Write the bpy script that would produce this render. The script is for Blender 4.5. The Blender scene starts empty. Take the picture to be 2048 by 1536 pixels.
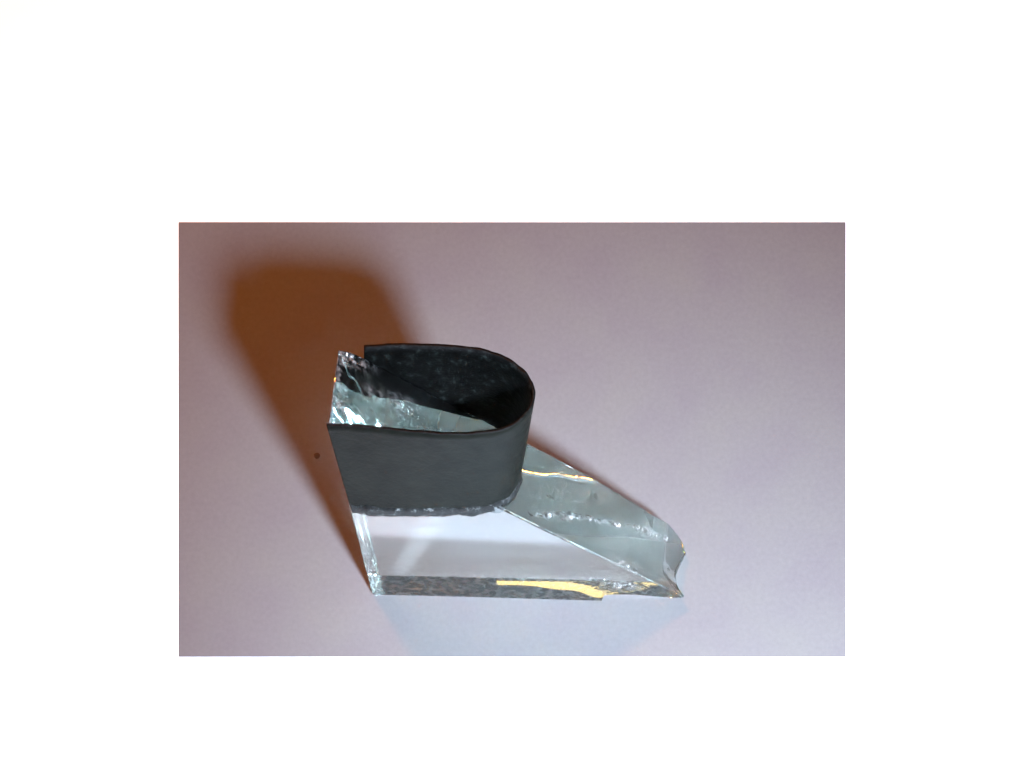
import bpy, bmesh, math, random
from mathutils import Vector, noise
random.seed(4)
C = bpy.context.scene
COL = C.collection
S = 4.25e-5            # metres per layout unit; the knife is 25 mm long
D = 2200.0             # camera height in layout units
NX, NY = 1024.0, 2260.0  # the spot on the ground straight under the camera
def V(x, y, z=0.0): return Vector(((x-1024)*S, (768-y)*S, z*S))
def W(px, py, z):      # a point at height z met by the sight line through px,py
    s = (D-z)/D
    return NX+(px-NX)*s, NY+(py-NY)*s, z
def lerp(a, b, t): return a+(b-a)*t
def sst(a, b, x):
    t = min(1, max(0, (x-a)/(b-a))); return t*t*(3-2*t)
def pl(pts, x):
    if x <= pts[0][0]: return pts[0][1]
    for (a, b), (c, d) in zip(pts, pts[1:]):
        if x <= c: return lerp(b, d, (x-a)/(c-a))
    return pts[-1][1]
def nz(x, y, z=0.0): return noise.noise(Vector((x, y, z)))
def gauss(x, y, cx, cy, sx, sy): return math.exp(-((x-cx)/sx)**2-((y-cy)/sy)**2)
def link(name, me, mats, parent=None, loc=None):
    o = bpy.data.objects.new(name, me); COL.objects.link(o)
    for m in mats: me.materials.append(m)
    if parent: o.parent = parent
    if loc: o.location = loc
    return o
# ---------------------------------------------------------------- materials
def mat(name):
    m = bpy.data.materials.new(name); m.use_nodes = True
    nt = m.node_tree
    b = nt.nodes['Principled BSDF']
    return m, nt, b
def N(nt, t, **kw):
    n = nt.nodes.new(t)
    for k, v in kw.items():
        if k in n.inputs: n.inputs[k].default_value = v
        else: setattr(n, k, v)
    return n
def ramp(nt, src, stops):
    r = nt.nodes.new('ShaderNodeValToRGB'); e = r.color_ramp.elements
    while len(e) < len(stops): e.new(0.5)
    for el, (p, c) in zip(e, stops):
        el.position = p; el.color = (*c, 1) if len(c) == 3 else c
    nt.links.new(src, r.inputs[0]); return r
def noise_tex(nt, scale, detail=4, rough=0.6, coord=None):
    n = N(nt, 'ShaderNodeTexNoise', Scale=scale, Detail=detail, Roughness=rough)
    if coord is None: coord = nt.nodes.new('ShaderNodeTexCoord').outputs['Object']
    nt.links.new(coord, n.inputs['Vector']); return n

# white blank margin round the card
m_margin, nt, b = mat('white_margin')
b.inputs['Base Color'].default_value = (.9, .9, .9, 1); b.inputs['Roughness'].default_value = .9
b.inputs['Specular IOR Level'].default_value = .1
n = noise_tex(nt, 900); r = ramp(nt, n.outputs[0], [(.3, (.86, .92, .95)), (.7, (.87, .93, .96))])
nt.links.new(r.outputs[0], b.inputs['Base Color'])
# grey card
m_card, nt, b = mat('grey_card')
b.inputs['Roughness'].default_value = .75; b.inputs['Specular IOR Level'].default_value = .12
n1 = noise_tex(nt, 160, 3, .55); r1 = ramp(nt, n1.outputs[0], [(.3, (.083, .080, .084)), (.5, (.086, .085, .086)), (.7, (.088, .088, .086))])
n2 = noise_tex(nt, 2600, 4, .7); r2 = ramp(nt, n2.outputs[0], [(.25, (.93, .93, .93)), (.75, (1.07, 1.07, 1.07))])
mx = N(nt, 'ShaderNodeMix', data_type='RGBA', blend_type='MULTIPLY'); mx.inputs[0].default_value = 1
nt.links.new(r1.outputs[0], mx.inputs[6]); nt.links.new(r2.outputs[0], mx.inputs[7])
nt.links.new(mx.outputs[2], b.inputs['Base Color'])
bp = N(nt, 'ShaderNodeBump', Strength=.25, Distance=.00002); nt.links.new(n2.outputs[0], bp.inputs['Height'])
nt.links.new(bp.outputs[0], b.inputs['Normal'])
# glass
m_glass = bpy.data.materials.new('knife_glass'); m_glass.use_nodes = True
nt = m_glass.node_tree; nt.nodes.clear()
out = nt.nodes.new('ShaderNodeOutputMaterial')
g = N(nt, 'ShaderNodeBsdfGlass', IOR=1.52, Roughness=0.0)
hz = N(nt, 'ShaderNodeAttribute', attribute_name='haze'); nt.links.new(hz.outputs['Fac'], g.inputs['Roughness']); g.inputs['Color'].default_value = (.97, 1, .99, 1)
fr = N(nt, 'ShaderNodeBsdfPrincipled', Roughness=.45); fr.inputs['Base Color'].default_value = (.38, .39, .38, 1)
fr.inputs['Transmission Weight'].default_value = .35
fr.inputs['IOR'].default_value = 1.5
mixs = nt.nodes.new('ShaderNodeMixShader')
at = N(nt, 'ShaderNodeAttribute', attribute_name='frost')
sp = noise_tex(nt, 2600, 6, .8)
ad = N(nt, 'ShaderNodeMath', operation='MULTIPLY'); 
rr = ramp(nt, sp.outputs[0], [(.47, (0, 0, 0)), (.62, (1, 1, 1))])
nt.links.new(at.outputs['Fac'], ad.inputs[0]); nt.links.new(rr.outputs[0], ad.inputs[1])
sm = N(nt, 'ShaderNodeAttribute', attribute_name='milky_lift')
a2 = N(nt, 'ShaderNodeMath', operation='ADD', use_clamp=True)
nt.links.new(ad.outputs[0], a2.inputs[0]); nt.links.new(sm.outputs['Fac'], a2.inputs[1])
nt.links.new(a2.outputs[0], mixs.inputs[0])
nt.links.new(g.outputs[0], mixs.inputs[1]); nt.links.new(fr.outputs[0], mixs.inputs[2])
stk = N(nt, 'ShaderNodeAttribute', attribute_name='adhesive')
gt = N(nt, 'ShaderNodeMath', operation='GREATER_THAN'); gt.inputs[1].default_value = .5
nt.links.new(stk.outputs['Fac'], gt.inputs[0])
dk = N(nt, 'ShaderNodeBsdfDiffuse'); dk.inputs['Color'].default_value = (.003, .004, .004, 1)
mix2 = nt.nodes.new('ShaderNodeMixShader'); nt.links.new(gt.outputs[0], mix2.inputs[0])
nt.links.new(mixs.outputs[0], mix2.inputs[1]); nt.links.new(dk.outputs[0], mix2.inputs[2])
nt.links.new(mix2.outputs[0], out.inputs['Surface'])
va = N(nt, 'ShaderNodeVolumeAbsorption', Density=15.0); va.inputs['Color'].default_value = (.25, .78, .74, 1)
nt.links.new(va.outputs[0], out.inputs['Volume'])
# tape outside / inside
m_tape, nt, b = mat('dark_tape')
n = noise_tex(nt, 500, 5, .65); r = ramp(nt, n.outputs[0], [(.3, (.0022, .0028, .0021)), (.7, (.0052, .0060, .0044))])
nt.links.new(r.outputs[0], b.inputs['Base Color']); b.inputs['Roughness'].default_value = .5
b.inputs['Specular IOR Level'].default_value = .03
n2 = noise_tex(nt, 1400, 4, .6); bp = N(nt, 'ShaderNodeBump', Strength=.6, Distance=.0001)
nt.links.new(n2.outputs[0], bp.inputs['Height']); nt.links.new(bp.outputs[0], b.inputs['Normal'])
m_tapein, nt, b = mat('dark_tape_adhesive')
n = noise_tex(nt, 1500, 5, .75); r = ramp(nt, n.outputs[0], [(.35, (.0003, .0004, .0004)), (.56, (.0014, .0019, .0018)), (.66, (.011, .015, .014))])
nt.links.new(r.outputs[0], b.inputs['Base Color']); b.inputs['Roughness'].default_value = .55; b.inputs['Specular IOR Level'].default_value = .08
bp = N(nt, 'ShaderNodeBump', Strength=.7, Distance=.00012); nt.links.new(n.outputs[0], bp.inputs['Height']); nt.links.new(bp.outputs[0], b.inputs['Normal'])
# wax
m_wax, nt, b = mat('grey_wax')
n = noise_tex(nt, 1600, 6, .8); r = ramp(nt, n.outputs[0], [(.40, (.0012, .0017, .0017)), (.56, (.006, .0075, .0072)), (.66, (.09, .10, .10))])
nt.links.new(r.outputs[0], b.inputs['Base Color']); b.inputs['Roughness'].default_value = .45; b.inputs['Specular IOR Level'].default_value = .1
bp = N(nt, 'ShaderNodeBump', Strength=.7, Distance=.0001); nt.links.new(n.outputs[0], bp.inputs['Height']); nt.links.new(bp.outputs[0], b.inputs['Normal'])
m_speck, nt, b = mat('dark_crumb')
b.inputs['Base Color'].default_value = (.02, .012, .008, 1); b.inputs['Roughness'].default_value = .8

# ---------------------------------------------------------------- setting
def slab(x0, y0, x1, y1, z0, z1, bev=0):
    bm = bmesh.new(); a = V(x0, y1, z0); c = V(x1, y0, z1)
    bmesh.ops.create_cube(bm, size=1)
    for v in bm.verts:
        v.co = Vector([lerp(a[i], c[i], v.co[i]+.5) for i in range(3)])
    if bev: bmesh.ops.bevel(bm, geom=bm.edges[:], offset=bev*S, segments=2, affect='EDGES')
    return bm
def to_mesh(bm, name):
    me = bpy.data.meshes.new(name); bm.to_mesh(me); bm.free(); return me
CARD = 1.2
margin = link('margin_slab', to_mesh(slab(-9000, -9000, 11000, 11000, -400, -CARD), 'margin_slab'), [m_margin])  # added white slab for the blank margin; no real table is known
margin['kind'] = 'structure'
card = link('paper_card', to_mesh(slab(357, 444, 1691.5, 1313.5, -CARD, 0, .3), 'paper_card'), [m_card])
card['label'] = 'rectangular pinkish grey paper card lying under the glass knife on the white surface'
card['category'] = 'card'

# ---------------------------------------------------------------- the knife
KX, KY = 747, 1192
root = bpy.data.objects.new('glass_knife', None); COL.objects.link(root)
root.empty_display_size = .01; root.location = V(KX, KY, 0)
root['label'] = 'triangular broken glass knife with a dark tape trough wrapped round its sloping top'
root['category'] = 'glass knife'
def L(x, y, z): return V(x, y, z)-V(KX, KY, 0)
THK, SHX = 113.0, 15.0
FRONT = [(745, 533), (1012, 314), (1180, 174), (1300, 74), (1366, 26)]
BACK = [(745, 537), (770, 530), (1041, 316), (1165, 215), (1240, 146), (1281, 106), (1310, 82), (1335, 40), (1352, 14)]
UEND = [(0, 1366), (.15, 1348), (.35, 1338), (.6, 1348), (.8, 1356), (.92, 1351), (1, 1340)]
RIDGE = [(1000, .02), (1060, .14), (1150, .42), (1250, .68), (1340, .82)]
spots = [(905, .50, 45, .17, 1.3), (850, .66, 26, .10, 1.0), (800, .62, 14, .08, .6), (768, .93, 22, .09, 1.2),
         (1265, .72, 16, .08, .7), (1245, .05, 30, .09, .9), (760, .3, 10, .3, .35)]
def ztop(u, v):
    zf, zb = pl(FRONT, u), pl(BACK, u)
    z = lerp(zf, zb, v)
    vr = pl(RIDGE, u)
    a = sst(1000, 1080, u)*sst(1366, 1300, u)
    z += a*(4*abs(v-vr)-2)
    z -= .8*math.sin(math.pi*v)*sst(745, 800, u)*(1-a)
    z += 1.0*nz(u*.012, v*2.2, 3)+.3*nz(u*.05, v*6, 8)
    rg = a*math.exp(-((v-vr)/.035)**2)
    z += rg*2.6*nz(u*.35, v*12, 1)
    for su, sv, ru, rv, am in spots:
        w = gauss(u, v, su, sv, ru, rv)
        if w > .02: z += w*am*(1.0*nz(u*.11, v*16, 5)+.8*nz(u*.3, v*34, 15))
    if u < 800: z += -14*gauss(u, v, 768, .93, 10, .07)*abs(nz(u*.07, v*9))*2
    return z
def zbot(u, v):
    n = sst(1203, 1207, u)*sst(.13, .03, v)
    z = n*(25+4*math.sin((u-1208)*.035))
    t = .28*math.exp(-((u-1205)/46)**2)+.1*math.exp(-((u-1120)/50)**2)
    return z+t*(1-v)*(1-n)
def nodes(n, eps, pw=1.0):
    t = [0, eps]+[eps+(1-2*eps)*i/(n-2) for i in range(1, n-2)]+[1-eps, 1]
    return t
I = nodes(190, .004); J = nodes(56, .012); K = nodes(52, .022)
nI, nJ, nK = len(I)-1, len(J)-1, len(K)-1
def pos(i, j, k):
    a, bb, v = I[i], J[j], K[k]
    ue = pl(UEND, v)
    u = lerp(745+1.5*(1-bb)*0, ue, a)
    if a < .03:
        u += .8*nz(bb*9, v*5, 2)
    zt, zb = ztop(u, v), zbot(u, v)
    z = lerp(zb, max(zt, zb+4), bb)
    # the broken right end is a rough curved face
    if a > .97:
        u -= 7*math.sin(math.pi*bb)*(a-.97)/.03+3*nz(bb*3, v*7, 6)
    x = u+SHX*v
    y = 1192+(u-745)*.024-THK*v
    # worn, chipped arrises
    on = (i in (0, nI))+(j in (0, nJ))+(k in (0, nK))
    if on >= 2:
        c = 1.6+2.4*max(0, nz(u*.06, z*.06, v*3))
        if i < nI*.05 and k == 0 and z < 130: c += 3.5*abs(nz(z*.12, 3, 1))
        if k == nK and j == 0: c = .2
        if k == 0: y -= c
        if k == nK: y += c
        if i == 0: x += c
        if i == nI: x -= c
        if j == nJ: z -= c*.8
        if j == 0: z += c*.5
    # chipping low on the front face
    if k <= 1 and 0 < j < nJ:
        w = gauss(u, z, 1232, 66, 26, 16)+.8*gauss(u, z, 757, 45, 9, 50)+.5*math.exp(-((z-88)/5)**2)*sst(790, 830, u)*sst(1240, 1180, u)
        y -= max(0, w*(3.2*nz(u*.16, z*.22, 4)+1.5*nz(u*.4, z*.5, 9)))+.001
    return L(x, y, z), u, v, z
def frost(i, j, k, u, v, z):
    f = 0.0
    if j == nJ or j == nJ-1:
        vr = pl(RIDGE, u)
        for su, sv, ru, rv, am in spots: f += .65*am*gauss(u, v, su, sv, ru*.9, rv*.9)
        f += 1.0*math.exp(-((v-vr)/.04)**2)*sst(1030, 1070, u)*sst(1350, 1300, u)*(.5+nz(u*.05, 1, 1))
        f += .35*sst(770, 750, u)
    if k <= 1:
        f += .8*gauss(u, z, 1238, 66, 26, 14)+.5*gauss(u, z, 757, 52, 12, 50)+.2*gauss(u, z, 750, 200, 5, 150)
        f += .45*math.exp(-((z-90)/6)**2)*sst(760, 790, u)*sst(1260, 1200, u)
    return max(0, min(1, f))
def milky_lift(j, k, u, v, z):
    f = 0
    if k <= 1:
        c = lerp(806, 905, (z-95)/215)   # a pale diagonal stripe across the front face
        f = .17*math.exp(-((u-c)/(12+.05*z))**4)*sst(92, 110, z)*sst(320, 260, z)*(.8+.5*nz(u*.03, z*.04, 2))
        f += .05*math.exp(-((z-330)/22)**2)+0.06*sst(85, 100, z)*sst(300, 200, z)*(1+.5*nz(u*.01, z*.015, 3)+.3*nz(u*.05, z*.06, 3))  # veil over the lower face paints in brightness missing from light through glass
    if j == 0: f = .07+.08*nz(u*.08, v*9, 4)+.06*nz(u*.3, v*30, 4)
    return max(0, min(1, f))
vid, verts, fro, sme, haz, adh = {}, [], [], [], [], []
def vt(i, j, k):
    q = (i, j, k)
    if q not in vid:
        p, u, v, z = pos(i, j, k); vid[q] = len(verts); verts.append(p); fro.append(frost(i, j, k, u, v, z)); sme.append(milky_lift(j, k, u, v, z)); haz.append(.11*sst(95, 112, z) if k <= 1 else (lerp(.10, .03, sst(900, 1040, u)) if j == nJ else 0)); adh.append(max(0, .5+(z-lerp(412, 374, sst(770, 990, u))+6*nz(u*.03, 2, 2))/300) if k == nK else 0)
    return vid[q]
faces = []
for i in range(nI):
    for j in range(nJ):
        faces.append([vt(i, j, 0), vt(i+1, j, 0), vt(i+1, j+1, 0), vt(i, j+1, 0)])
        faces.append([vt(i, j+1, nK), vt(i+1, j+1, nK), vt(i+1, j, nK), vt(i, j, nK)])
for i in range(nI):
    for k in range(nK):
        faces.append([vt(i, nJ, k), vt(i+1, nJ, k), vt(i+1, nJ, k+1), vt(i, nJ, k+1)])
        faces.append([vt(i, 0, k+1), vt(i+1, 0, k+1), vt(i+1, 0, k), vt(i, 0, k)])
for j in range(nJ):
    for k in range(nK):
        faces.append([vt(0, j, k), vt(0, j+1, k), vt(0, j+1, k+1), vt(0, j, k+1)])
        faces.append([vt(nI, j, k+1), vt(nI, j+1, k+1), vt(nI, j+1, k), vt(nI, j, k)])
me = bpy.data.meshes.new('glass_body'); me.from_pydata([tuple(p+Vector((0, 0, 1.2*S))) for p in verts], [], faces)
at_ = me.attributes.new('frost', 'FLOAT', 'POINT'); at_.data.foreach_set('value', fro)
me.polygons.foreach_set('use_smooth', [True]*len(me.polygons)); me.set_sharp_from_angle(angle=math.radians(28)); me.update()
at4 = me.attributes.new('adhesive', 'FLOAT', 'POINT'); at4.data.foreach_set('value', adh)
at3 = me.attributes.new('haze', 'FLOAT', 'POINT'); at3.data.foreach_set('value', haz)
at2 = me.attributes.new('milky_lift', 'FLOAT', 'POINT'); at2.data.foreach_set('value', sme)
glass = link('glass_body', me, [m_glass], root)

# ---------------------------------------------------------------- tape trough
TOP = [(653, 849), (700, 850), (750, 854), (800, 860), (850, 864), (900, 867), (950, 866), (1000, 859), (1034, 843), (1057, 820), (1067, 796), (1066, 775), (1052, 748),
       (1026, 725), (995, 709), (955, 698), (900, 692), (850, 690), (790, 690), (728, 693)]
BOT = [(701, 1013), (735, 1017), (770, 1020), (820, 1020), (865, 1019), (910, 1018), (950, 1017), (985, 1011), (1010, 1000), (1026, 984), (1037, 962), (1040, 940), (1034, 915),
       (1018, 893), (990, 880), (955, 877), (900, 875), (850, 874), (790, 873), (727, 872)]
def catmull(P, n):
    out = []
    m = len(P)-1
    for a in range(n+1):
        t = a/n*m; i = min(int(t), m-1); f = t-i
        p = [Vector(P[max(0, min(m, i+d))]) for d in (-1, 0, 1, 2)]
        out.append(.5*((2*p[1])+(p[2]-p[0])*f+(2*p[0]-5*p[1]+4*p[2]-p[3])*f*f+(3*p[1]-p[0]-3*p[2]+p[3])*f**3))
    return out
ct = catmull([W(x, y, 540)for x, y in TOP], 160); cb = catmull([W(x, y, 322) for x, y in BOT], 160)
R = 16
tv, tf = [], []
for a in range(161):
    for r_ in range(R+1):
        t = r_/R
        p = cb[a].lerp(ct[a], t)
        w = 1.2*nz(a*.05, t*2, 4)+(1.0*nz(a*.35, 1, 2) if r_ in (0, R) else 0)
        tv.append(tuple(L(p.x, p.y+w*.6, p.z+(1.8*nz(a*.22, 7, r_) if r_ in (0, R) else 0))))
for a in range(160):
    for r_ in range(R):
        q = a*(R+1)+r_
        tf.append((q, q+R+1, q+R+2, q+1))
me = bpy.data.meshes.new('tape_trough'); me.from_pydata(tv, [], tf)
me.polygons.foreach_set('use_smooth', [True]*len(tf)); me.update()
tape = link('tape_trough', me, [m_tape, m_tapein], root)
md = tape.modifiers.new('Solidify', 'SOLIDIFY'); md.thickness = 4.5*S; md.offset = 0; md.material_offset = 1; md.material_offset_rim = 1
# wax bead along the lower rim of the tape
wv, wf = [], []
A0, A1, RS = 0, 92, 12
for n_, a in enumerate([A0+(A1-A0)*i/200 for i in range(201)]):
    i = int(a); p = cb[i].lerp(cb[min(i+1, 160)], a-i); q = cb[min(i+1, 160)]-cb[i]
    T = Vector((q.x, q.y, 0)).normalized(); O = Vector((-T.y, T.x, 0))
    if O.y < 0 and a < 50: O = -O
    rad = (9.5+2.6*nz(n_*.07, 3, 3)+1.0*nz(n_*.3, 8, 3))*sst(0, 4, n_+1)*sst(200, 185, n_+.01)+.4
    for s_ in range(RS):
        an = 2*math.pi*s_/RS
        rr_ = rad*(1+.12*nz(n_*.25, math.cos(an)*2, math.sin(an)*2))
        pp = p+O*(math.cos(an)*rr_*.55)+Vector((0, 0, -3+math.sin(an)*rr_*1.5))
        wv.append(tuple(L(pp.x, pp.y, pp.z)))
for n_ in range(200):
    for s_ in range(RS):
        a, b_ = n_*RS+s_, n_*RS+(s_+1) % RS
        wf.append((a, b_, b_+RS, a+RS))
wf.append(tuple(range(RS))[::-1]); wf.append(tuple(200*RS+s_ for s_ in range(RS)))
me = bpy.data.meshes.new('wax_seal'); me.from_pydata(wv, [], wf)
bm = bmesh.new(); bm.from_mesh(me); bmesh.ops.recalc_face_normals(bm, faces=bm.faces[:]); bm.to_mesh(me); bm.free()
me.polygons.foreach_set('use_smooth', [True]*len(wf)); me.update()
link('wax_seal', me, [m_wax], root)
# small crumb on the card, in the shadow
bm = bmesh.new(); bmesh.ops.create_icosphere(bm, subdivisions=2, radius=6*S)
for v in bm.verts:
    v.co *= 1+.5*nz(v.co.x*9e3, v.co.y*9e3, v.co.z*9e3); v.co.z *= .35
cr = link('crumb', to_mesh(bm, 'crumb'), [m_speck], loc=V(634, 912, 1.5))
cr['label'] = 'tiny dark crumb on the card inside the brown shadow left of the knife'; cr['category'] = 'crumb'

# ---------------------------------------------------------------- light
def area(name, x, y, z, size, power, col, tgt=(1000, 1100, 100), sy=None):
    l = bpy.data.lights.new(name, 'AREA'); l.shape = 'DISK' if sy is None else 'RECTANGLE'
    l.size = size*S
    if sy: l.size_y = sy*S
    l.energy = power; l.color = col
    o = bpy.data.objects.new(name, l); COL.objects.link(o); o.location = V(x, y, z)
    o.rotation_euler = (V(*tgt)-o.location).to_track_quat('-Z', 'Y').to_euler(); return o
area('margin_fill', 2210, 3680, 2900, 440, .77, (.82, .85, 1.04))  # added broad fill beside the key, keeps the far margin white
sp_ = bpy.data.lights.new('spot_lamp', 'SPOT'); sp_.energy = 9.1; sp_.color = (.66, .80, .97)
sp_.spot_size = math.radians(38); sp_.spot_blend = 1.0; sp_.shadow_soft_size = 215*S
so = bpy.data.objects.new('spot_lamp', sp_); COL.objects.link(so); so.location = V(2230, 3700, 2915)
so.rotation_euler = (V(1430, 1800, 0)-so.location).to_track_quat('-Z', 'Y').to_euler()
area('warm_lamp', -600, -900, 4000, 500, .55, (1.0, .265, .035))
gold_glow = area('gold_band_strip', 1440, -903, 4000, 1000, .0004, (1.0, .66, .25), sy=40); gold_glow.rotation_euler = (0, 0, 0)  # added unseen glow strip, mirrored as the gold band in the base
area('slope_sheen_panel', 8200, -2500, 2300, 7400, .19, (.86, .97, 1.0), (1200, 1000, 0), sy=3600)  # added unseen panel; its reflection pales the sloping glass face
w = bpy.data.worlds.new('World'); C.world = w; w.use_nodes = True
w.node_tree.nodes['Background'].inputs[0].default_value = (.5, .47, .5, 1)
w.node_tree.nodes['Background'].inputs[1].default_value = .025

# ---------------------------------------------------------------- camera
cd = bpy.data.cameras.new('camera'); cam = bpy.data.objects.new('camera', cd); COL.objects.link(cam)
cam.location = V(NX, NY, D); cam.rotation_euler = (0, 0, 0)
cd.sensor_width = 36; cd.lens = 36*D/2048; cd.shift_y = (NY-768)/2048
cd.clip_start = .001; cd.clip_end = 20
C.camera = cam
C.render.engine = 'CYCLES'
C.cycles.sample_clamp_indirect = 0; C.cycles.sample_clamp_direct = 0; C.cycles.blur_glossy = .3
C.cycles.max_bounces = 24; C.cycles.transmission_bounces = 20; C.cycles.glossy_bounces = 12
C.cycles.caustics_refractive = True; C.cycles.caustics_reflective = True
C.view_settings.view_transform = 'Standard'; C.view_settings.look = 'None'
C.view_settings.exposure = 0; C.view_settings.gamma = 1; C.view_settings.use_curve_mapping = False
